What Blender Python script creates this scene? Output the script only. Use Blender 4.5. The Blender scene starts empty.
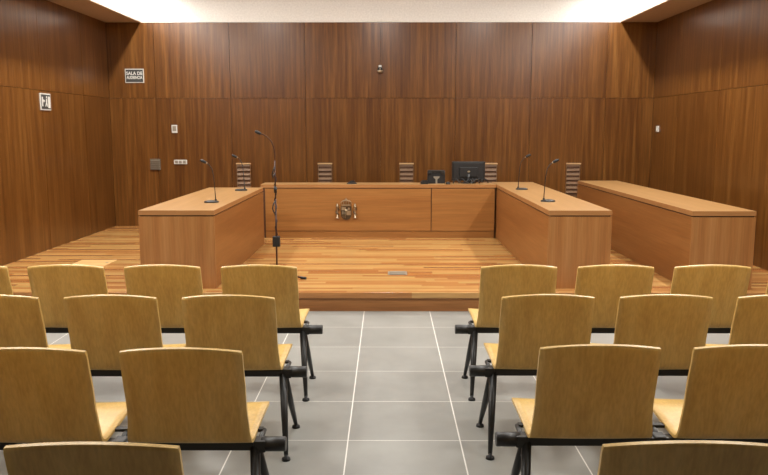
import bpy, bmesh, math, random
from mathutils import Vector, Matrix
random.seed(7)
PI = math.pi
sc = bpy.context.scene
col = sc.collection

# ------------------------------------------------------------------ camera
H = 1.66
cam_d = bpy.data.cameras.new('camera'); cam = bpy.data.objects.new('camera', cam_d); col.objects.link(cam)
cam_d.sensor_width = 36; cam_d.lens = 36*747/768; cam_d.clip_start = .05
cam.location = (0, 0, H)
cam.rotation_euler = (math.radians(90-8.19), 0, math.radians(0.23))
sc.camera = cam

# ------------------------------------------------------------------ world, exposure
w = bpy.data.worlds.new('world'); sc.world = w; w.use_nodes = True
w.node_tree.nodes['Background'].inputs[0].default_value = (1, .98, .95, 1)
w.node_tree.nodes['Background'].inputs[1].default_value = .04
vs = sc.view_settings
vs.view_transform = 'Standard'; vs.look = 'None'; vs.gamma = 1; vs.use_curve_mapping = False
vs.exposure = 0.45

WARM = (1, .975, .93)
def area(name, loc, sx, sy, power, colr=WARM, rot=(0, 0, 0), spread=180):
    d = bpy.data.lights.new(name, 'AREA'); d.shape = 'RECTANGLE'; d.size = sx; d.size_y = sy
    d.energy = power; d.color = colr; d.spread = math.radians(spread)
    o = bpy.data.objects.new(name, d); col.objects.link(o); o.location = loc; o.rotation_euler = rot
    return o
def spot(name, loc, power, ang=110, blend=.8, colr=WARM, rad=.05, rot=(0, 0, 0)):
    d = bpy.data.lights.new(name, 'SPOT'); d.energy = power; d.color = colr
    d.spot_size = math.radians(ang); d.spot_blend = blend; d.shadow_soft_size = rad
    o = bpy.data.objects.new(name, d); col.objects.link(o); o.location = loc; o.rotation_euler = rot
    return o
XL, XR, YB, YF = -4.23, 4.05, 11.55, -3.0     # room
SXL, SXR = -3.70, 3.50                        # inner edges of the dropped soffits
ZS, ZC, ZD = 3.26, 3.72, 0.18                 # soffit, ceiling, dais heights
# continuous light lines along both edges of the ceiling
area('light_line', (SXL+.26, 6.35, ZC-.022), .07, 9.9, 185)
area('light_line', (SXR-.26, 6.35, ZC-.022), .07, 9.9, 185)
# added unseen fill strip, brightens the white band above the end wall
area('band_fill', (-.1, 10.85, ZC-.04), 5.0, .07, 7, rot=(math.radians(38), 0, 0))
# recessed ceiling lamps above the court and the public
for y in (4.4, 6.8, 9.2):
    for x in (-2.1, -.09, 1.7):
        area('ceiling_lamp', (x, y, ZC-.03), .28, .28, 24)

# ------------------------------------------------------------------ materials
def newmat(name):
    m = bpy.data.materials.new(name); m.use_nodes = True
    nt = m.node_tree; b = nt.nodes['Principled BSDF']
    return m, nt, b
def S(c):   # sRGB 0-255 -> linear
    return tuple(((v/255)/12.92 if v/255 <= .04045 else (((v/255)+.055)/1.055)**2.4) for v in c) + (1,)
def N(nt, t, **k):
    n = nt.nodes.new(t)
    for a, v in k.items(): setattr(n, a, v)
    return n
def ramp(nt, src, stops):
    r = N(nt, 'ShaderNodeValToRGB')
    while len(r.color_ramp.elements) < len(stops): r.color_ramp.elements.new(.5)
    for e, (p, c) in zip(r.color_ramp.elements, stops): e.position = p; e.color = c
    nt.links.new(src, r.inputs[0]); return r.outputs[0]
def mul(nt, a, b, fac=1.0, mode='MULTIPLY'):
    m = N(nt, 'ShaderNodeMix', data_type='RGBA', blend_type=mode); m.inputs[0].default_value = fac
    nt.links.new(a, m.inputs[6])
    if isinstance(b, tuple): m.inputs[7].default_value = b
    else: nt.links.new(b, m.inputs[7])
    return m.outputs[2]
def plain(name, c, rough=.5, metal=0, spec=.5, bump=0, emit=None, es=1):
    m, nt, b = newmat(name)
    tc = N(nt, 'ShaderNodeTexCoord'); no = N(nt, 'ShaderNodeTexNoise'); no.inputs['Scale'].default_value = 40
    nt.links.new(tc.outputs['Object'], no.inputs['Vector'])
    c1 = S(c); c0 = tuple(v*.88 for v in c1[:3])+(1,)
    nt.links.new(ramp(nt, no.outputs['Fac'], [(.3, c0), (.7, c1)]), b.inputs['Base Color'])
    b.inputs['Roughness'].default_value = rough; b.inputs['Metallic'].default_value = metal
    b.inputs['Specular IOR Level'].default_value = spec
    if emit: b.inputs['Emission Color'].default_value = emit; b.inputs['Emission Strength'].default_value = es
    return m
def wood(name, dark, mid, light, grain='z', rough=.4, tone=True, fine=1.0, spec=.5, coat=0, contrast=1.0, objrand=0):
    """figured veneer; grain runs along the given object axis"""
    m, nt, b = newmat(name)
    tc = N(nt, 'ShaderNodeTexCoord'); mp = N(nt, 'ShaderNodeMapping')
    lo, hi = .35*fine, 9*fine
    sc_ = {'z': (hi, hi, lo), 'x': (lo, hi, hi), 'y': (hi, lo, hi)}[grain]
    mp.inputs['Scale'].default_value = sc_
    nt.links.new(tc.outputs['Object'], mp.inputs['Vector'])
    vec = mp.outputs[0]
    at = N(nt, 'ShaderNodeAttribute', attribute_name='tone')
    if tone:                       # shift grain per board so that neighbours differ
        cb = N(nt, 'ShaderNodeCombineXYZ'); sm = N(nt, 'ShaderNodeMath', operation='MULTIPLY'); sm.inputs[1].default_value = 37
        nt.links.new(at.outputs['Fac'], sm.inputs[0])
        for i in range(3): nt.links.new(sm.outputs[0], cb.inputs[i])
        ad = N(nt, 'ShaderNodeVectorMath', operation='ADD'); nt.links.new(vec, ad.inputs[0]); nt.links.new(cb.outputs[0], ad.inputs[1])
        vec = ad.outputs[0]
    if objrand:
        oi = N(nt, 'ShaderNodeObjectInfo'); ad = N(nt, 'ShaderNodeVectorMath', operation='ADD')
        s2 = N(nt, 'ShaderNodeMath', operation='MULTIPLY'); s2.inputs[1].default_value = 53
        nt.links.new(oi.outputs['Random'], s2.inputs[0]); nt.links.new(vec, ad.inputs[0]); nt.links.new(s2.outputs[0], ad.inputs[1])
        vec = ad.outputs[0]
    n1 = N(nt, 'ShaderNodeTexNoise'); n1.inputs['Scale'].default_value = 1.0; n1.inputs['Detail'].default_value = 6; n1.inputs['Roughness'].default_value = .55
    nt.links.new(vec, n1.inputs['Vector'])
    n2 = N(nt, 'ShaderNodeTexNoise'); n2.inputs['Scale'].default_value = 7.0; n2.inputs['Detail'].default_value = 4
    nt.links.new(vec, n2.inputs['Vector'])
    c = ramp(nt, n1.outputs['Fac'], [(.5-.2/contrast, S(dark)), (.5, S(mid)), (.5+.2/contrast, S(light))])
    g = 1-.22*contrast
    c = mul(nt, c, ramp(nt, n2.outputs['Fac'], [(.35, (g, g, g*.97, 1)), (.65, (1, 1, 1, 1))]))
    if tone:
        c = mul(nt, c, ramp(nt, at.outputs['Fac'], [(0, (.78, .75, .72, 1)), (1, (1.0, 1.0, 1.0, 1))]))
    nt.links.new(c, b.inputs['Base Color'])
    b.inputs['Roughness'].default_value = rough; b.inputs['Specular IOR Level'].default_value = spec
    b.inputs['Coat Weight'].default_value = coat; b.inputs['Coat Roughness'].default_value = .15
    bp = N(nt, 'ShaderNodeBump'); bp.inputs['Strength'].default_value = .04
    nt.links.new(n2.outputs['Fac'], bp.inputs['Height']); nt.links.new(bp.outputs[0], b.inputs['Normal'])
    return m
M = {}
M['wall'] = wood('wall_veneer', (88, 51, 18), (108, 67, 26), (128, 85, 39), 'z', .28, True, 2.4, .5, contrast=1.0)
M['wall_seam'] = plain('panel_seam', (62, 36, 20), .6)
M['desk_h'] = wood('desk_veneer_horizontal', (146, 96, 48), (159, 108, 56), (171, 122, 68), 'x', .38, True, 1.0, .4, contrast=.7)
M['desk_y'] = wood('desk_veneer_lengthwise', (144, 92, 47), (157, 104, 55), (169, 118, 67), 'y', .38, True, 1.0, .4, contrast=.7)
M['desk_v'] = wood('desk_veneer_vertical', (156, 102, 54), (170, 116, 65), (182, 130, 79), 'z', .38, True, 1.3, .4, contrast=.8)
M['top_y'] = wood('worktop_veneer', (166, 124, 74), (179, 137, 86), (192, 150, 100), 'y', .32, True, 1.0, .5, contrast=.6)
M['top_x'] = wood('bench_top_veneer', (166, 124, 74), (179, 137, 86), (192, 150, 100), 'x', .32, True, 1.0, .5, contrast=.6)
M['edge'] = wood('edge_lipping', (150, 104, 60), (164, 116, 70), (176, 128, 82), 'x', .38, False, 1.0, .4, contrast=.5)
M['gap'] = plain('shadow_gap', (74, 44, 24), .7)
M['ply'] = wood('beech_plywood', (188, 151, 82), (203, 167, 96), (214, 181, 113), 'z', .36, False, 1.6, .45, contrast=.7, objrand=1)
M['black'] = plain('black_powder_coat', (32, 31, 29), .42)
M['rubber'] = plain('black_plastic', (20, 20, 21), .5)
M['dark'] = plain('dark_plastic', (30, 29, 28), .4)
M['screen'] = plain('monitor_back', (24, 23, 23), .5)
M['steel'] = plain('brushed_steel', (175, 172, 165), .32, 1)
M['bronze'] = plain('aged_metal', (96, 84, 68), .4, .8)
M['silver'] = plain('pale_metal', (172, 156, 130), .35, .7)
M['white'] = plain('white_plastic', (208, 206, 198), .4)
M['grey'] = plain('grey_metal', (140, 132, 118), .45, .2)
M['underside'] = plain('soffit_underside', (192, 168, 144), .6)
M['vent'] = plain('vent_grey', (112, 100, 84), .45)
M['paint'] = plain('white_paint', (226, 223, 218), .85, spec=.2)
M['signdark'] = plain('sign_dark', (62, 62, 60), .5)
M['stand'] = plain('stand_tube', (66, 40, 30), .4, .3)
M['glow'] = plain('lamp_diffuser', (255, 250, 240), .6, emit=(1, .95, .86, 1), es=4)
M['grille'] = wood('grille_wood', (108, 76, 44), (122, 88, 54), (136, 100, 64), 'x', .4, False, 1, .5)
M['lip'] = plain('grille_lip_lit', (190, 155, 110), .35)  # pale tone puts the light caught on the top lip into the colour
M['recess'] = plain('grille_recess', (88, 58, 34), .8)
M['hatch'] = wood('hatch_wood', (206, 160, 100), (218, 176, 116), (228, 190, 132), 'x', .35, False, 1, .5, contrast=.5)

# dais parquet: long boards of mixed colour laid across the room
def parquet():
    m, nt, b = newmat('dais_parquet')
    tc = N(nt, 'ShaderNodeTexCoord')
    def brick(wid, rowh, off, sc0):
        mp = N(nt, 'ShaderNodeMapping'); mp.inputs['Location'].default_value = (off, off*.37, 0)
        nt.links.new(tc.outputs['Object'], mp.inputs['Vector'])
        sp = N(nt, 'ShaderNodeSeparateXYZ'); nt.links.new(mp.outputs[0], sp.inputs[0])
        dv = N(nt, 'ShaderNodeMath', operation='DIVIDE'); dv.inputs[1].default_value = rowh; nt.links.new(sp.outputs[1], dv.inputs[0])
        fl = N(nt, 'ShaderNodeMath', operation='FLOOR'); nt.links.new(dv.outputs[0], fl.inputs[0])
        wn = N(nt, 'ShaderNodeTexWhiteNoise', noise_dimensions='1D'); nt.links.new(fl.outputs[0], wn.inputs['W'])
        mx = N(nt, 'ShaderNodeMath', operation='MULTIPLY_ADD'); mx.inputs[1].default_value = wid; nt.links.new(wn.outputs['Value'], mx.inputs[0]); nt.links.new(sp.outputs[0], mx.inputs[2])
        dx = N(nt, 'ShaderNodeMath', operation='DIVIDE'); dx.inputs[1].default_value = wid; nt.links.new(mx.outputs[0], dx.inputs[0])
        fx = N(nt, 'ShaderNodeMath', operation='FLOOR'); nt.links.new(dx.outputs[0], fx.inputs[0])
        cb = N(nt, 'ShaderNodeCombineXYZ'); nt.links.new(fx.outputs[0], cb.inputs[0]); nt.links.new(fl.outputs[0], cb.inputs[1])
        w2 = N(nt, 'ShaderNodeTexWhiteNoise', noise_dimensions='3D'); nt.links.new(cb.outputs[0], w2.inputs['Vector'])
        fr = N(nt, 'ShaderNodeMath', operation='FRACT'); nt.links.new(dv.outputs[0], fr.inputs[0])
        return w2.outputs['Value'], fr.outputs[0]
    v, fr = brick(1.3, .068, 3.1, 0)
    c = ramp(nt, v, [(0, S((152, 96, 50))), (.25, S((168, 114, 62))), (.5, S((180, 134, 78))), (.75, S((190, 150, 92))), (1, S((176, 142, 84)))])
    mp = N(nt, 'ShaderNodeMapping'); mp.inputs['Scale'].default_value = (1.2, 22, 22)
    nt.links.new(tc.outputs['Object'], mp.inputs['Vector'])
    n = N(nt, 'ShaderNodeTexNoise'); n.inputs['Scale'].default_value = 2; n.inputs['Detail'].default_value = 6
    nt.links.new(mp.outputs[0], n.inputs['Vector'])
    c = mul(nt, c, ramp(nt, n.outputs['Fac'], [(.35, (.82, .78, .74, 1)), (.6, (1, 1, 1, 1))]))
    c = mul(nt, c, ramp(nt, fr, [(0, (.72, .68, .63, 1)), (.05, (1, 1, 1, 1))]))
    nt.links.new(c, b.inputs['Base Color']); b.inputs['Roughness'].default_value = .26; b.inputs['Specular IOR Level'].default_value = .7
    return m
M['parquet'] = parquet()
M['riser'] = wood('riser_board', (138, 88, 46), (154, 102, 56), (168, 116, 68), 'x', .45, False, 1.0, .4)

# stone tiles of the public area, joints 0.605 x 0.585 m
def tiles():
    m, nt, b = newmat('grey_floor_tiles')
    tc = N(nt, 'ShaderNodeTexCoord'); sp = N(nt, 'ShaderNodeSeparateXYZ'); nt.links.new(tc.outputs['Object'], sp.inputs[0])
    masks, ids = [], []
    for i, (o, s) in enumerate(((.21, .605), (-3.838+.585*8, .585))):
        a = N(nt, 'ShaderNodeMath', operation='ADD'); a.inputs[1].default_value = o; nt.links.new(sp.outputs[i], a.inputs[0])
        d = N(nt, 'ShaderNodeMath', operation='DIVIDE'); d.inputs[1].default_value = s; nt.links.new(a.outputs[0], d.inputs[0])
        f = N(nt, 'ShaderNodeMath', operation='FLOOR'); nt.links.new(d.outputs[0], f.inputs[0]); ids.append(f.outputs[0])
        p = N(nt, 'ShaderNodeMath', operation='PINGPONG'); p.inputs[1].default_value = .5; nt.links.new(d.outputs[0], p.inputs[0])
        l = N(nt, 'ShaderNodeMath', operation='LESS_THAN'); l.inputs[1].default_value = (.0034 if i == 0 else .0022)/s; nt.links.new(p.outputs[0], l.inputs[0]); masks.append(l.outputs[0])
    mx = N(nt, 'ShaderNodeMath', operation='MAXIMUM'); nt.links.new(masks[0], mx.inputs[0]); nt.links.new(masks[1], mx.inputs[1])
    cb = N(nt, 'ShaderNodeCombineXYZ'); nt.links.new(ids[0], cb.inputs[0]); nt.links.new(ids[1], cb.inputs[1])
    wn = N(nt, 'ShaderNodeTexWhiteNoise', noise_dimensions='3D'); nt.links.new(cb.outputs[0], wn.inputs['Vector'])
    n = N(nt, 'ShaderNodeTexNoise'); n.inputs['Scale'].default_value = 2.5; n.inputs['Detail'].default_value = 8
    nt.links.new(tc.outputs['Object'], n.inputs['Vector'])
    c = ramp(nt, n.outputs['Fac'], [(.3, S((134, 134, 129))), (.7, S((150, 150, 145)))])
    c = mul(nt, c, ramp(nt, wn.outputs['Value'], [(0, (.93, .93, .93, 1)), (1, (1, 1, 1, 1))]))
    mm = N(nt, 'ShaderNodeMix', data_type='RGBA'); nt.links.new(mx.outputs[0], mm.inputs[0]); nt.links.new(c, mm.inputs[6]); mm.inputs[7].default_value = S((222, 220, 214))
    nt.links.new(mm.outputs[2], b.inputs['Base Color']); b.inputs['Roughness'].default_value = .33
    return m
M['tiles'] = tiles()

# ------------------------------------------------------------------ mesh helpers
class MB:
    """collects shapes of ONE object"""
    def __init__(s): s.bm = bmesh.new(); s.t = s.bm.loops.layers.float_color.new('tone')
    def _tone(s, faces, t):
        for f in faces:
            for l in f.loops: l[s.t] = (t, t, t, 1)
    def box(s, x0, x1, y0, y1, z0, z1, tone=.5, bevel=0):
        b = bmesh.new(); vs_ = [b.verts.new((x, y, z)) for x in (x0, x1) for y in (y0, y1) for z in (z0, z1)]
        for q in ((0, 1, 3, 2), (4, 6, 7, 5), (0, 4, 5, 1), (2, 3, 7, 6), (0, 2, 6, 4), (1, 5, 7, 3)): b.faces.new([vs_[i] for i in q])
        if bevel: bmesh.ops.bevel(b, geom=b.edges[:], offset=bevel, segments=2, profile=.5, affect='EDGES')
        s.merge(b, tone); return s
    def merge(s, b, tone=.5, mat=None):
        bmesh.ops.recalc_face_normals(b, faces=b.faces[:])
        if mat: bmesh.ops.transform(b, matrix=mat, verts=b.verts[:])
        mp = {v: s.bm.verts.new(v.co) for v in b.verts}
        fs = []
        for f in b.faces:
            nf = s.bm.faces.new([mp[v] for v in f.verts]); nf.smooth = f.smooth; fs.append(nf)
        s._tone(fs, tone); b.free()
    def tube(s, pts, r, seg=10, tone=.5, caps=True):
        """round tube along points, r constant or per point"""
        pts = [Vector(p) for p in pts]; rs = r if isinstance(r, (list, tuple)) else [r]*len(pts)
        b = bmesh.new(); rings = []; up = None
        for i, p in enumerate(pts):
            d = (pts[min(i+1, len(pts)-1)]-pts[max(i-1, 0)]).normalized()
            if up is None: up = Vector((0, 0, 1)) if abs(d.z) < .9 else Vector((1, 0, 0))
            a = d.cross(up).normalized(); c = a.cross(d).normalized(); up = c
            rings.append([b.verts.new(p+(a*math.cos(2*PI*k/seg)+c*math.sin(2*PI*k/seg))*rs[i]) for k in range(seg)])
        for i in range(len(rings)-1):
            for k in range(seg):
                f = b.faces.new((rings[i][k], rings[i][(k+1) % seg], rings[i+1][(k+1) % seg], rings[i+1][k])); f.smooth = True
        if caps: b.faces.new(rings[0]); b.faces.new(rings[-1])
        s.merge(b, tone); return s
    def lathe(s, prof, c=(0, 0, 0), seg=24, sx=1, sy=1, mat=None):
        b = bmesh.new(); rings = []
        for r, z in prof:
            rings.append([b.verts.new((c[0]+r*sx*math.cos(2*PI*k/seg), c[1]+r*sy*math.sin(2*PI*k/seg), c[2]+z)) for k in range(seg)])
        for i in range(len(rings)-1):
            for k in range(seg):
                f = b.faces.new((rings[i][k], rings[i][(k+1) % seg], rings[i+1][(k+1) % seg], rings[i+1][k])); f.smooth = True
        b.faces.new(rings[0]); b.faces.new(rings[-1])
        s.merge(b, .5, mat); return s
    def prism(s, poly, y0, y1, tone=.5, mat=None):
        """polygon in x,z extruded along y"""
        b = bmesh.new(); A = [b.verts.new((x, y0, z)) for x, z in poly]; B = [b.verts.new((x, y1, z)) for x, z in poly]
        b.faces.new(A); b.faces.new(B[::-1]); n = len(poly)
        for i in range(n): b.faces.new((A[i], A[(i+1) % n], B[(i+1) % n], B[i]))
        s.merge(b, tone, mat); return s
    def build(s, name, mat, parent=None, label=None, kind=None):
        me = bpy.data.meshes.new(name); s.bm.to_mesh(me); s.bm.free(); me.materials.append(mat)
        o = bpy.data.objects.new(name, me); col.objects.link(o)
        if parent: o.parent = parent
        if label: o['label'] = label
        if kind: o['kind'] = kind
        return o
def thing(name, label, cat, loc=(0, 0, 0), rz=0, group=None):
    o = bpy.data.objects.new(name, None); col.objects.link(o); o.empty_display_size = .1
    o.location = loc; o.rotation_euler = (0, 0, rz); o['label'] = label; o['category'] = cat
    if group: o['group'] = group
    return o
def copy_tree(o, parent=None):
    c = o.copy(); col.objects.link(c); c.parent = parent
    for ch in list(o.children): copy_tree(ch, c)
    return c

# ------------------------------------------------------------------ the setting
MB().box(XL, XR, YF, 6.78, -.1, 0).build('floor', M['tiles'], kind='structure')
MB().box(XL, XR, 6.765, YB, -.1, ZD-.055).box(XL, XR, 6.73, YB, ZD-.055, ZD, bevel=.004).build('floor_dais', M['parquet'], kind='structure')
MB().box(XL, XR, 6.75, 6.765, 0, ZD-.055).build('trim_6', M['riser'], kind='structure')
ZJ = 2.14
def wall_panels(name, axis, p0, p1, face, depth, start, pitch, bot):
    """two rows of tall veneered panels with fine open joints; axis: which way the wall runs"""
    mb = MB(); g = .0025; rnd = random.Random(name)
    edges = []; q = start
    while q > p0: q -= pitch
    while q < p1: edges.append(q); q += pitch
    edges.append(q)
    for r, (z0, z1) in enumerate(((bot, ZJ), (ZJ, ZS))):
        for a, b in zip(edges[:-1], edges[1:]):
            a2, b2 = max(a, p0), min(b, p1)
            if b2-a2 < .02: continue
            t = rnd.random()
            if axis == 'x': mb.box(a2+g, b2-g, face, face+depth, z0+g, z1-g, t)
            else: mb.box(min(face, face+depth), max(face, face+depth), a2+g, b2-g, z0+g, z1-g, t)
    return mb.build(name, M['wall'], kind='structure')
wall_panels('wall_back', 'x', XL, XR, YB, .03, -.1, 1.14, 0)
wall_panels('wall_left', 'y', YF, YB, XL, -.03, YB-1.14*.85, 1.3, 0)
wall_panels('wall_right', 'y', YF, YB, XR, .03, YB-1.14*.85, 1.3, 0)
MB().box(XL-.04, XR+.04, YB+.03, YB+.06, -.1, ZS).build('trim_1', M['wall_seam'], kind='structure')
MB().box(XL-.06, XL-.03, YF, YB+.03, -.1, ZS).build('trim_2', M['wall_seam'], kind='structure')
MB().box(XR+.03, XR+.06, YF, YB+.03, -.1, ZS).build('trim_3', M['wall_seam'], kind='structure')
MB().box(XL, XR, YF-.05, YF, -.1, 4.0).build('wall_front', M['wall'], kind='structure')
MB().box(SXL, SXR, YB, YB+.06, ZS, ZC+.1).build('wall_upper', M['paint'], kind='structure')
for a_, b_, f_, g_ in ((XL-.06, SXL, SXL-.004, -1), (XR+.06, SXR, SXR+.004, 1)):
    x0, x1 = min(a_, b_), max(a_, b_)
    MB().box(x0, x1, YF, YB+.06, ZS+.012, 3.492).box(x0, x1, YF, YB+.06, 3.50, ZC+.1).box(min(f_, f_+g_*.05), max(f_, f_+g_*.05), YF, YB, 3.49, 3.502).build('ceiling_soffit', M['paint'], kind='structure')
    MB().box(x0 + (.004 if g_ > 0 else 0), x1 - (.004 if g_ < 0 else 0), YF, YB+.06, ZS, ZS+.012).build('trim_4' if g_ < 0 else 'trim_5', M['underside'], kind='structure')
MB().box(SXL, SXR, YF, YB, ZC, ZC+.1).build('ceiling', M['paint'], kind='structure')

for x, side in ((SXL+.26, 'left'), (SXR-.26, 'right')):
    t = thing('linear_ceiling_light', 'long slim light line along the %s edge of the white ceiling' % side, 'light', (x, 5.6, ZC))
    MB().box(-.055, -.04, -5.8, 5.8, -.018, 0).box(.04, .055, -5.8, 5.8, -.018, 0).build('housing', M['grey'], t)
    MB().box(-.04, .04, -5.8, 5.8, -.012, 0).build('diffuser', M['glow'], t)

# ------------------------------------------------------------------ desks
ZT = .92
def side_desk(label, x0, x1, y0, y1):
    cx = (x0+x1)/2; t = thing('court_desk', label, 'desk', (cx, y0, ZD)); hw = (x1-x0)/2; L = y1-y0; h = ZT-ZD
    wt = MB().box(-hw+.003, hw-.003, .003, L-.003, h-.045, h, .6).build('worktop', M['top_y'], t)
    e = .003; z0, z1 = h-.045, h-.001
    MB().box(-hw, hw, 0, e, z0, z1, .5).box(-hw, hw, L-e, L, z0, z1, .5).box(-hw, -hw+e, e, L-e, z0, z1, .5).box(hw-e, hw, e, L-e, z0, z1, .5).build('edge_band', M['edge'], wt)
    MB().box(-hw+.012, hw-.012, .012, L-.012, h-.057, h-.045).box(-hw+.015, hw-.015, .015, L-.015, 0, .012).build('shadow_gap', M['gap'], t)
    MB().box(-hw, hw, 0, .022, .0, h-.057, .6).build('end_panel', M['desk_v'], t)
    MB().box(-hw, -hw+.022, .023, L, .0, h-.057, .3).build('side_panel', M['desk_y'], t)
    MB().box(hw-.022, hw, .023, L, .0, h-.057, .35).build('side_panel', M['desk_y'], t)
    MB().box(-hw+.023, hw-.023, L-.03, L-.008, 0, h-.057, .6).build('end_panel', M['desk_v'], t)
    return t
side_desk('long side desk left of the judges bench, two gooseneck microphones on it', -2.315, -1.61, 6.9, 9.70)
side_desk('long side desk right of the judges bench, two gooseneck microphones on it', 1.505, 2.09, 6.9, 10.75)
side_desk('long empty desk along the right wall', 2.815, 3.40, 6.85, 11.05)

BX0, BX1, BY = -1.735, 1.50, 10.24
t = thing('judges_bench', 'wide judges bench across the end of the court, metal coat of arms on its front', 'desk', ((BX0+BX1)/2, BY, ZD))
cx = (BX0+BX1)/2; a, b = BX0-cx, BX1-cx; h = ZT-ZD
wt = MB().box(a, b, .003, .40, h-.045, h, .7).build('worktop', M['top_x'], t)
MB().box(a, b, 0, .003, h-.045, h-.001, .5).build('edge_band', M['edge'], wt)
MB().box(a+.01, b-.01, .012, .39, .0, h-.045).build('carcass', M['gap'], t)
j = (431-387)/747*10.35-cx
MB().box(a+.06, j-.006, -.0, .02, .10, h-.057, .6).build('front_panel', M['desk_h'], t)
MB().box(j+.006, b-.02, -.0, .02, .10, h-.057, .5).build('front_panel', M['desk_h'], t)
MB().box(a+.06, b-.02, .004, .02, 0, .092, .2).build('plinth', M['desk_h'], t)
# coat of arms: crowned shield between two pillars
ex = (346.5-387)/747*10.36-cx
arms = bpy.data.objects.new('coat_of_arms', None); col.objects.link(arms); arms.parent = t; arms.location = (ex, 0, .385); arms.scale = (1.16, 1.4, 1.2); arms.empty_display_size = .05
arms['label'] = 'metal coat of arms with crowned shield and two pillars'
def arc(cx_, cz, rx, rz, a0, a1, n=12):
    return [(cx_+rx*math.cos(a0+(a1-a0)*i/n), cz+rz*math.sin(a0+(a1-a0)*i/n)) for i in range(n+1)]
sh = [(-.062, .045), (.062, .045)]+arc(0, -.045, .062, .065, 0, -PI, 14)
MB().prism(sh, -.012, 0).build('shield', M['bronze'], arms)
mb = MB()
mb.prism([(-.054, .002), (-.003, .002), (-.003, .038), (-.054, .038)], -.017, -.012)
mb.prism([(.003, -.054), (.054, -.054), (.054, -.004), (.003, -.004)], -.017, -.012)
for k in range(3): mb.tube([(-.045+k*.017, -.016, -.01), (-.045+k*.017, -.016, -.07+abs(k)*-.01)], .003, 6)
mb.prism([(.014, .008), (.024, .03), (.034, .036), (.044, .02), (.04, .006)], -.018, -.012)
mb.lathe([(.001, 0), (.016, 0), (.016, .006), (.001, .006)], mat=Matrix.Translation((0, -.012, -.002)) @ Matrix.Rotation(PI/2, 4, 'X'), seg=16)
mb.build('shield_quarters', M['silver'], arms)
mb = MB()
mb.prism([(-.05, .052), (.05, .052), (.054, .066), (-.054, .066)], -.02, 0)
for s_ in (-1, -.5, 0, .5, 1):
    pts = [(s_*.05, -.012, .066), (s_*.062, -.014, .088), (s_*.045, -.016, .108), (s_*.012, -.016, .118), (0, -.016, .112)]
    mb.tube(pts, .005, 6)
mb.lathe([(.002, -.008), (.008, -.004), (.008, .004), (.002, .008)], (0, -.014, .126), 10)
mb.box(-.002, .002, -.016, -.012, .132, .146).box(-.006, .006, -.016, -.012, .137, .141)
mb.build('crown', M['silver'], arms)
for s_ in (-1, 1):
    mb = MB(); x = s_*.105
    mb.lathe([(.017, 0), (.017, .008), (.010, .014), (.009, .125), (.015, .132), (.017, .142), (.010, .15), (.012, .158), (.004, .17)], (x, -.013, -.092), 12)
    mb.build('pillar', M['silver'], arms)
    mb = MB(); pts = [(x+.022*s_*-1+.004*s_, -.02, -.02)]
    pts = [(x+.02*math.cos(a_), -.014-.014*math.sin(a_), -.05+.01*a_) for a_ in [i*.5 for i in range(0, 16)]]
    mb.tube(pts, .005, 6); mb.build('ribbon', M['bronze'], arms)

# ------------------------------------------------------------------ public seating
def shell_mesh():
    # profile: (y, z, half width)
    key = [(-.153, .827, .235), (-.139, .765, .235), (-.114, .67, .236), (-.092, .58, .235), (-.075, .51, .239), (-.066, .460, .244),
           (-.048, .434, .248), (.0, .430, .250), (.08, .438, .251), (.17, .452, .256), (.25, .460, .260), (.31, .458, .260), (.345, .445, .254)]
    def cr(i, u):
        p = [Vector(key[max(0, min(len(key)-1, i+d))]) for d in (-1, 0, 1, 2)]
        return .5*((2*p[1])+(-p[0]+p[2])*u+(2*p[0]-5*p[1]+4*p[2]-p[3])*u*u+(-p[0]+3*p[1]-3*p[2]+p[3])*u**3)
    rows = [cr(i, u/3) for i in range(len(key)-1) for u in range(3)]+[Vector(key[-1])]
    nx = 14; n = len(rows); th = .013
    b = bmesh.new(); top, bot = [], []
    for i, p in enumerate(rows):
        tn = (rows[min(i+1, n-1)]-rows[max(i-1, 0)]); nrm = Vector((0, -tn.y, tn.x)).normalized()  # placeholder
        dy, dz = tn.x, tn.y; L = math.hypot(dy, dz); ny, nz = dz/L, -dy/L     # outward (under / behind)
        v = i/(n-1); R1, R2 = [], []
        for k in range(nx+1):
            u = -1+2*k/nx
            hw = p.z
            # rounded corners at the two ends
            e = min(i, n-1-i)
            if e < 3: hw -= (.003, 0, 0)[e] if i < 10 else (.016, .006, .002)[e]
            crown = .019*(1-u*u)*max(0, 1-i/9)
            pass
            fr = .018*u*u*max(0, 1-max(0, i-6)/14)          # back is lightly dished
            dish = -.008*(1-u*u)*(1 if i > 24 else max(0, (i-16)/8))
            y = p.x+fr; z = p.y+crown-.012*0+dish
            R1.append(b.verts.new((u*hw, y, z)))
            R2.append(b.verts.new((u*hw, y+ny*th, z+nz*th)))
        top.append(R1); bot.append(R2)
    for i in range(n-1):
        for k in range(nx):
            f = b.faces.new((top[i][k], top[i+1][k], top[i+1][k+1], top[i][k+1])); f.smooth = True
            f = b.faces.new((bot[i][k], bot[i][k+1], bot[i+1][k+1], bot[i+1][k])); f.smooth = True
        b.faces.new((top[i][0], bot[i][0], bot[i+1][0], top[i+1][0]))
        b.faces.new((top[i][nx], top[i+1][nx], bot[i+1][nx], bot[i][nx]))
    for k in range(nx):
        b.faces.new((top[0][k], top[0][k+1], bot[0][k+1], bot[0][k]))
        b.faces.new((top[-1][k], bot[-1][k], bot[-1][k+1], top[-1][k+1]))
    mb = MB(); mb.merge(b, .5); return mb
P = .594
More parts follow.
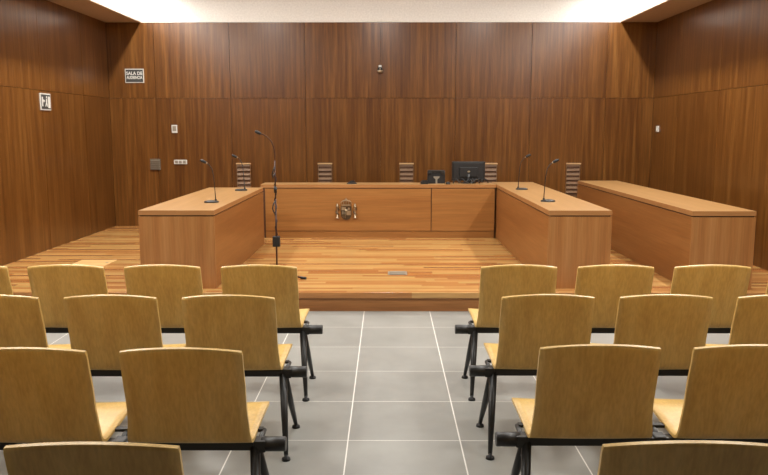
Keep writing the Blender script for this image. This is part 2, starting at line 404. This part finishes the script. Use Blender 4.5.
def make_row(n=4):
    """a beam seat; origin at the aisle end on the floor, seats run towards +x"""
    r = thing('beam_seating', '', 'seating', (0, 0, 0))
    s0 = shell_mesh().build('seat_shell', M['ply'], r)
    s0.location = (.345, 0, 0)
    for i in range(1, n):
        c = s0.copy(); col.objects.link(c); c.location.x = .345+P*i
    L = .345+P*(n-1)+.345
    bm_ = MB().box(.04, L-.04, -.024, .024, .375, .411, bevel=.004).build('beam', M['black'], r)
    for x, d in ((-.03, 1), (L+.03, -1)):
        MB().tube([(x, 0, .395), (x+.004*d, 0, .395), (x+.10*d, 0, .395)], [.027, .030, .030], 18).build('end_cap', M['black'], bm_)
    for i in range(n+1):
        x = .345+P*(i-.5)
        if i == 0: x = .075
        if i == n: x = L-.075
        mb = MB().box(x-.025, x+.025, -.03, .03, .368, .418, bevel=.006)
        mb.tube([(x, 0, .40), (x, .04, .414), (x, .09, .416)], .012, 8)
        if i > 0: mb.box(x-.12, x, .06, .09, .420, .432)
        if i < n: mb.box(x, x+.12, .06, .09, .420, .432)
        mb.build('bracket', M['black'], r)
    for x in (.095, L-.095):
        for s_ in (-1, 1):
            xo = x-.035 if x < 1 else x+.035
            g = MB().tube([(x, s_*.012, .385), ((x+xo)/2, s_*.112, .20), (xo, s_*.207, .022)], [.021, .018, .011], 12).build('leg', M['black'], r)
            MB().lathe([(.008, .03), (.010, .018), (.021, .012), (.023, 0), (.001, 0)], (xo, s_*.21, 0), 14).build('foot', M['rubber'], g)
    return r
proto = make_row()
rows = [(4.64, 'front'), (3.765, 'second'), (2.89, 'third'), (2.04, 'rearmost')]
first = True
for y, nm in rows:
    for side in (-1, 1):
        r = proto if first else copy_tree(proto); first = False
        dx, dy = {'front': ((-.002, .012), (.01, .02)), 'second': ((-.012, .012), (.04, .06)), 'third': ((0, .025), (.0, .05)), 'rearmost': ((-.0, .01), (-.015, 0))}[nm]
        r.location = ((-.44 if side < 0 else .455)+dx[side > 0], y+dy[side > 0], 0)
        r['label'] = 'black beam seat with pale plywood shells, %s row on the %s of the aisle' % (nm, 'left' if side < 0 else 'right')
        r['group'] = 'rows of public beam seating'
        r['side'] = side
# the left rows run to -x: shift them so that their far end is the aisle end (the row is symmetric)
Lrow = .69+P*3
for o in list(col.objects):
    if o.get('side') is not None:
        if o['side'] < 0: o.location.x -= Lrow
        del o['side']

# ------------------------------------------------------------------ microphones
def desk_mic():
    t = thing('gooseneck_microphone', '', 'microphone')
    MB().lathe([(.001, 0), (.075, 0), (.078, .006), (.07, .016), (.045, .022), (.001, .024)], sx=1, sy=.8).build('base', M['dark'], t)
    pts = [(.045, 0, .02), (.043, 0, .06), (.037, 0, .17), (.030, 0, .27), (.016, 0, .345), (-.014, 0, .39), (-.045, 0, .408)]
    MB().tube(pts, [.006, .005, .0045, .0045, .0045, .0045, .0045], 8).tube([(.045, 0, .018), (.045, 0, .036)], .011, 10).build('gooseneck', M['dark'], t)
    MB().tube([(-.040, 0, .405), (-.047, 0, .410), (-.082, 0, .428), (-.100, 0, .435)], [.008, .015, .016, .009], 12).build('microphone_head', M['rubber'], t)
    MB().tube([(-.031, 0, .401), (-.045, 0, .408)], .0085, 10).build('collar', M['silver'], t)
    return t
m0 = desk_mic()
mics = [(-1.81, 7.67, 0, 'black gooseneck microphone on near end of the left side desk'),
        (-1.80, 9.2, .1, 'black gooseneck microphone on far end of the left side desk'),
        (1.68, 7.78, PI, 'black gooseneck microphone on near part of the right side desk'),
        (1.69, 9.37, PI-.1, 'black gooseneck microphone on far part of the right side desk')]
for i, (x, y, rz, lb) in enumerate(mics):
    o = m0 if i == 0 else copy_tree(m0)
    o.location = (x, y, ZT); o.rotation_euler.z = rz; o['label'] = lb; o['group'] = 'gooseneck microphones on the side desks'
t = thing('boundary_microphone', 'small black low microphone on the judges bench above the coat of arms', 'microphone', (-.49, 10.38, ZT))
MB().lathe([(.001, 0), (.07, 0), (.072, .008), (.05, .02), (.001, .024)], sy=.7).build('base', M['rubber'], t)
MB().tube([(-.03, 0, .02), (-.01, 0, .034), (.04, 0, .036)], .010, 10).build('capsule', M['dark'], t)

# floor microphone stand
t = thing('microphone_stand', 'tall thin microphone stand with curved neck standing on the wooden dais', 'microphone stand', (-1.115, 7.45, ZD))
MB().tube([(0, 0, .06), (0, 0, .80)], .009, 10).build('pole', M['stand'], t)
MB().tube([(0, 0, .78), (0, 0, 1.18)], .007, 8).build('upper_pole', M['stand'], t)
MB().tube([(0, 0, .86), (0, 0, .92)], .016, 12).build('clutch', M['rubber'], t)
mb = MB().box(-.036, .036, -.03, .03, .315, .42, bevel=.006); mb.build('control_box', M['rubber'], t)
neck = [(0, 0, 1.17), (.002, 0, 1.24), (-.008, 0, 1.31), (-.03, 0, 1.37), (-.065, 0, 1.41), (-.11, 0, 1.435), (-.14, 0, 1.444)]
MB().tube(neck, .0055, 8).build('gooseneck', M['stand'], t)
MB().tube([(-.13, 0, 1.441), (-.142, 0, 1.446), (-.175, 0, 1.462), (-.19, 0, 1.468)], [.008, .015, .017, .010], 12).build('microphone_head', M['rubber'], t)
mb = MB().tube([(0, -.012, 1.12), (-.012, -.016, 1.09), (-.028, -.018, 1.04), (-.02, -.016, 1.0), (-.006, -.014, 1.05)], .006, 8)
mb.tube([(0, -.012, .78), (-.022, -.018, .74), (-.03, -.018, .70), (-.014, -.016, .66), (0, -.014, .64)], .006, 8)
mb.build('cable_clip', M['rubber'], t)
MB().tube([(.012*math.cos(i*.8), .012*math.sin(i*.8)-.002, .43+i*.018) for i in range(36)], .003, 6).build('cable', M['rubber'], t)
MB().lathe([(.001, .03), (.03, .03), (.034, .05), (.028, .09), (.014, .10)]).build('hub', M['stand'], t)
for k in range(3):
    a_ = math.radians(-22+120*k); d = Vector((math.cos(a_), math.sin(a_), 0))
    g = MB().tube([d*.02+Vector((0, 0, .06)), d*.15+Vector((0, 0, .035)), d*.30+Vector((0, 0, .014))], .009, 8).build('leg', M['stand'], t)
    MB().tube([d*.27+Vector((0, 0, .017)), d*.33+Vector((0, 0, .014))], .013, 10).build('rubber_tip', M['rubber'], g)

# ------------------------------------------------------------------ computer things on the bench
mx = (467.5-387)/747*10.6
t = thing('computer_monitor', 'black flat computer monitor seen from behind on the judges bench', 'monitor', (mx, 10.50, ZT))
mb = MB().box(-.232, .232, 0, .028, .035, .305, bevel=.006); mb.build('bezel', M['dark'], t)
mb = MB().box(-.215, .215, -.018, 0, .05, .292, bevel=.01); mb.box(-.13, .13, -.034, -.016, .085, .225, bevel=.01); mb.build('back_cover', M['screen'], t)
MB().tube([(0, -.025, .01), (0, -.028, .13)], .022, 12).build('stand_neck', M['dark'], t)
MB().lathe([(.001, 0), (.11, 0), (.112, .008), (.05, .018), (.001, .02)], (0, 0, 0), 28, sy=.75).build('stand_base', M['dark'], t)
MB().prism(arc(0, 0, .020, .012, 0, 2*PI, 16)[:-1], -.036, -.034, mat=Matrix.Translation((0, 0, .165))).build('badge', M['silver'], t, label='small silver badge')
cb = MB()
for k, (x0, x1, yy) in enumerate(((-.23, .06, .10), (-.12, .2, .12), (-.02, .26, .085))):
    cb.tube([(x0+(x1-x0)*i/14, -yy+.02*math.sin(i*1.3+k), 0.009+.062*abs(math.sin(i*.75+k*1.1))) for i in range(15)], .009, 6)
o = cb.build('cable_tangle', M['rubber']); o.location = (mx, 10.43, ZT)
o['label'] = 'tangle of black cables in front of the monitor'; o['category'] = 'cable'
kx = (455-387)/747*10.5
t = thing('computer_mouse', 'small dark mouse by the left corner of the monitor', 'mouse', (mx-.30, 10.31, ZT))
MB().lathe([(.001, 0), (.03, 0), (.034, .01), (.026, .026), (.001, .034)], seg=18, sy=1.5).build('body', M['dark'], t)
MB().lathe([(.001, .0), (.006, .002), (.006, .008), (.001, .01)], (0, -.02, .029), 10).build('wheel', M['grey'], t)
px = (436-387)/747*10.5
t = thing('desk_telephone', 'boxy black desk telephone left of the monitor', 'telephone', (px, 10.42, ZT))
mb = MB(); b_ = bmesh.new()
mb.prism([(0, 0), (.20, 0), (.20, .03), (.05, .165), (0, .165)], -.12, .12, mat=Matrix.Rotation(PI/2, 4, 'Z'))
mb.build('body', M['rubber'], t)
MB().box(-.125, .115, -.012, .025, .155, .188, bevel=.008).box(-.125, -.07, -.018, .03, .13, .165, bevel=.006).box(.06, .115, -.018, .03, .13, .165, bevel=.006).build('handset', M['dark'], t)
MB().prism([(-.012, 0), (.012, 0), (.012, .06), (.042, .085), (.042, .10), (-.042, .10), (-.042, .085), (-.012, .06)], -.012, -.001).build('prop_foot', M['grey'], t, label='pale grey foot on the rear')
t = thing('card_reader', 'flat black device beside the telephone on the judges bench', 'device', (px-.175, 10.36, ZT))
mb = MB(); mb.prism([(-.05, 0), (.05, 0), (.05, .05), (-.05, .03)], -.07, .07); mb.build('body', M['rubber'], t)
MB().box(-.035, .035, -.05, .0, .044, .052).build('keypad', M['dark'], t)

# ------------------------------------------------------------------ things on the walls
def at(px_, py_, Y):      # point of a wall plane at depth Y for a photo measurement (used once per fixed item)
    th = math.radians(8.19); v = (237.5-py_)/747
    ang = math.atan(v)-th; z = H+Y*math.tan(ang)
    dep = Y*math.cos(th)-(z-H)*math.sin(th)
    return (px_-387)*dep/747, z
vent0 = None
for i, cxp in enumerate((243.5, 325, 406.5, 490, 573)):
    x, z = at(cxp, 163.5, YB)
    lb = 'slatted wooden wall grille ' + ('behind the left side desk', 'above the bench left of the coat of arms' if 0 else 'above the bench between the stand and the bench centre',
        'above the bench just left of the telephone', 'partly hidden behind the monitor', 'between the two right hand desks')[i]
    if vent0 is None:
        t = vent0 = thing('wall_grille', lb, 'grille', (x, YB, z), 0, 'slatted grilles in the end wall')
        w2 = .10; hh = .50
        MB().box(-w2, w2, -.004, .0, -hh, -.01).build('recess', M['recess'], t)
        MB().box(-w2-.008, -w2, -.022, 0, -hh, -.012).box(w2, w2+.008, -.022, 0, -hh, -.012).box(-w2-.008, w2+.008, -.022, 0, -hh-.012, -hh).build('frame', M['grille'], t)
        MB().box(-w2-.012, w2+.012, -.04, 0, -.012, .008, bevel=.002).build('top_lip', M['lip'], t)
        for k in range(7):
            zz = -.045-k*.068
            mb = MB(); mb.prism([(-.018, zz), (-.004, zz), (-.004, zz+.034), (-.010, zz+.034)], -w2, w2, mat=Matrix.Rotation(PI/2, 4, 'Z') @ Matrix.Scale(-1, 4, (0, 1, 0)))
            mb.build('slat', M['grille'], t)
    else:
        t = copy_tree(vent0); t.location = (x, YB, z); t['label'] = lb
x, z = at(155.5, 164.5, YB)
t = thing('louvred_vent_box', 'small grey louvred box on the end wall above the left side desk', 'vent', (x, YB, z))
MB().box(-.078, .078, -.03, 0, -.085, .085, bevel=.005).build('housing', M['vent'], t)
for k in range(5):
    mb = MB(); zz = -.065+k*.03
    mb.box(-.066, .066, -.042, -.028, zz, zz+.008, bevel=.002).build('louvre', M['grey'] if k == 4 else M['vent'], t)
x, z = at(180.5, 162, YB)
t = thing('socket_strip', 'slim pale socket strip low on the end wall beside the grey vent box', 'socket', (x, YB, z))
MB().box(-.10, .10, -.022, 0, -.033, .033, bevel=.004).build('plate', M['white'], t)
for k in (-1, 0, 1):
    MB().box(k*.06-.022, k*.06+.022, -.025, -.021, -.022, .022, bevel=.001).build('outlet', M['grey'], t)
x, z = at(174.5, 129, YB)
t = thing('thermostat', 'white rectangular thermostat on the end wall above the left side desk', 'thermostat', (x, YB, z))
MB().box(-.042, .042, -.025, 0, -.06, .06, bevel=.004).build('case', M['white'], t)
MB().box(-.028, .028, -.028, -.024, -.03, .045, bevel=.001).build('display', M['grey'], t)
z = at(655, 129, YB-.25)[1]
t = thing('light_switch', 'small white light switch by the right rear corner of the room', 'switch', (XR, 11.3, z), -PI/2)
MB().box(-.05, .05, -.014, 0, -.045, .045, bevel=.003).build('plate', M['white'], t)
MB().box(-.025, .025, -.02, -.012, -.028, .028, bevel=.002).build('rocker', M['white'], t)
# camera on the end wall
x, z = at(380, 69.5, YB)
t = thing('wall_camera', 'small round camera high on the middle of the end wall', 'camera', (x, YB, z))
MB().box(-.022, .022, -.05, 0, .02, .062, bevel=.008).build('bracket', M['white'], t)
MB().lathe([(.02, .03), (.032, .02), (.036, 0), (.03, -.012)], (0, -.045, 0), 20).build('lens_housing', M['rubber'], t)
MB().lathe([(.001, -.062), (.026, -.056), (.042, -.036), (.044, -.018), (.032, -.012)], (0, -.045, 0), 20).build('lower_dome', M['silver'], t)
MB().lathe([(.001, .012), (.012, .010), (.014, 0)], (0, 0, 0), 14, mat=Matrix.Translation((0, -.078, .002)) @ Matrix.Rotation(PI/2, 4, 'X')).build('lens', M['grey'], t)

# lettered sign
def text_part(s, size, mat, parent, loc, sx=1, name='lettering', weight=.0):
    cu = bpy.data.curves.new(name, 'FONT'); cu.body = s; cu.size = size; cu.align_x = 'CENTER'; cu.align_y = 'CENTER'
    cu.extrude = .001; cu.offset = weight
    o = bpy.data.objects.new(name, cu); col.objects.link(o)
    dg = bpy.context.evaluated_depsgraph_get(); me = bpy.data.meshes.new_from_object(o.evaluated_get(dg))
    bpy.data.objects.remove(o); bpy.data.curves.remove(cu)
    me.materials.clear(); me.materials.append(mat); me.name = name
    me.transform(Matrix.Translation(loc) @ Matrix.Rotation(PI/2, 4, 'X') @ Matrix.Scale(sx, 4, (1, 0, 0)))
    ob = bpy.data.objects.new(name, me); col.objects.link(ob); ob.parent = parent; return ob
x, z = at(134.3, 75.8, YB)
t = thing('courtroom_sign', 'small dark sign reading SALA DE AUDIENCIA on the end wall', 'sign', (x, YB, z))
W_, H_ = .142, .104
MB().box(-W_, W_, -.012, 0, -H_, H_, bevel=.002).build('frame', M['white'], t)
MB().box(-W_+.011, W_-.011, -.015, -.011, -H_+.011, H_-.011).build('panel', M['signdark'], t)
text_part('SALA DE', .068, M['white'], t, (0, -.016, .034), .95, weight=.0015)
text_part('AUDIENCIA', .062, M['white'], t, (0, -.016, -.028), .72, weight=.0015)
# exit sign on the left wall
Ye = 9.36; x, z = at(45, 101.8, Ye)
t = thing('exit_sign', 'small upright dark and white pictogram sign on the left wall', 'sign', (XL, Ye, z), PI/2); t.scale = (.93, 1, .95)
MB().box(-.15, .15, -.012, 0, -.108, .108, bevel=.002).build('frame', M['white'], t)
MB().box(-.132, .132, -.015, -.011, -.092, .092).build('panel', M['signdark'], t)
mb = MB()
mb.box(-.12, -.09, -.018, -.014, -.06, .06).box(.06, .12, -.018, -.014, -.078, .07)
mb.prism([(-.088, .01), (-.06, .035), (-.06, .018), (-.03, .018), (-.03, .002), (-.06, .002), (-.06, -.016)], -.018, -.014)
mb.prism(arc(.02, .06, .014, .014, 0, 2*PI, 12)[:-1], -.018, -.014)
mb.prism([(.005, .04), (.035, .04), (.03, -.01), (.045, -.06), (.032, -.065), (.015, -.02), (-.012, -.065), (-.024, -.055), (.0, -.01)], -.018, -.014)
mb.build('pictogram', M['white'], t)

# ------------------------------------------------------------------ things in the dais floor
t = thing('floor_hatch', 'pale wooden hatch set in the dais floor left of the left side desk', 'hatch', (-3.30, 8.25, ZD))
MB().box(-.20, .20, -.19, .19, 0, .004).build('cover', M['hatch'], t)
MB().box(.14, .17, -.02, .02, .004, .006).build('finger_pull', M['grey'], t)
t = thing('floor_socket_box', 'grey metal socket box set in the middle of the dais floor', 'floor socket', (.11, 7.66, ZD))
MB().box(-.10, .10, -.09, .09, 0, .004, bevel=.001).build('frame', M['grey'], t)
for s_ in (-1, 1):
    MB().box(-.08, .08, min(s_*.008, s_*.075), max(s_*.008, s_*.075), .004, .010, bevel=.001).build('flap', M['grey'], t)
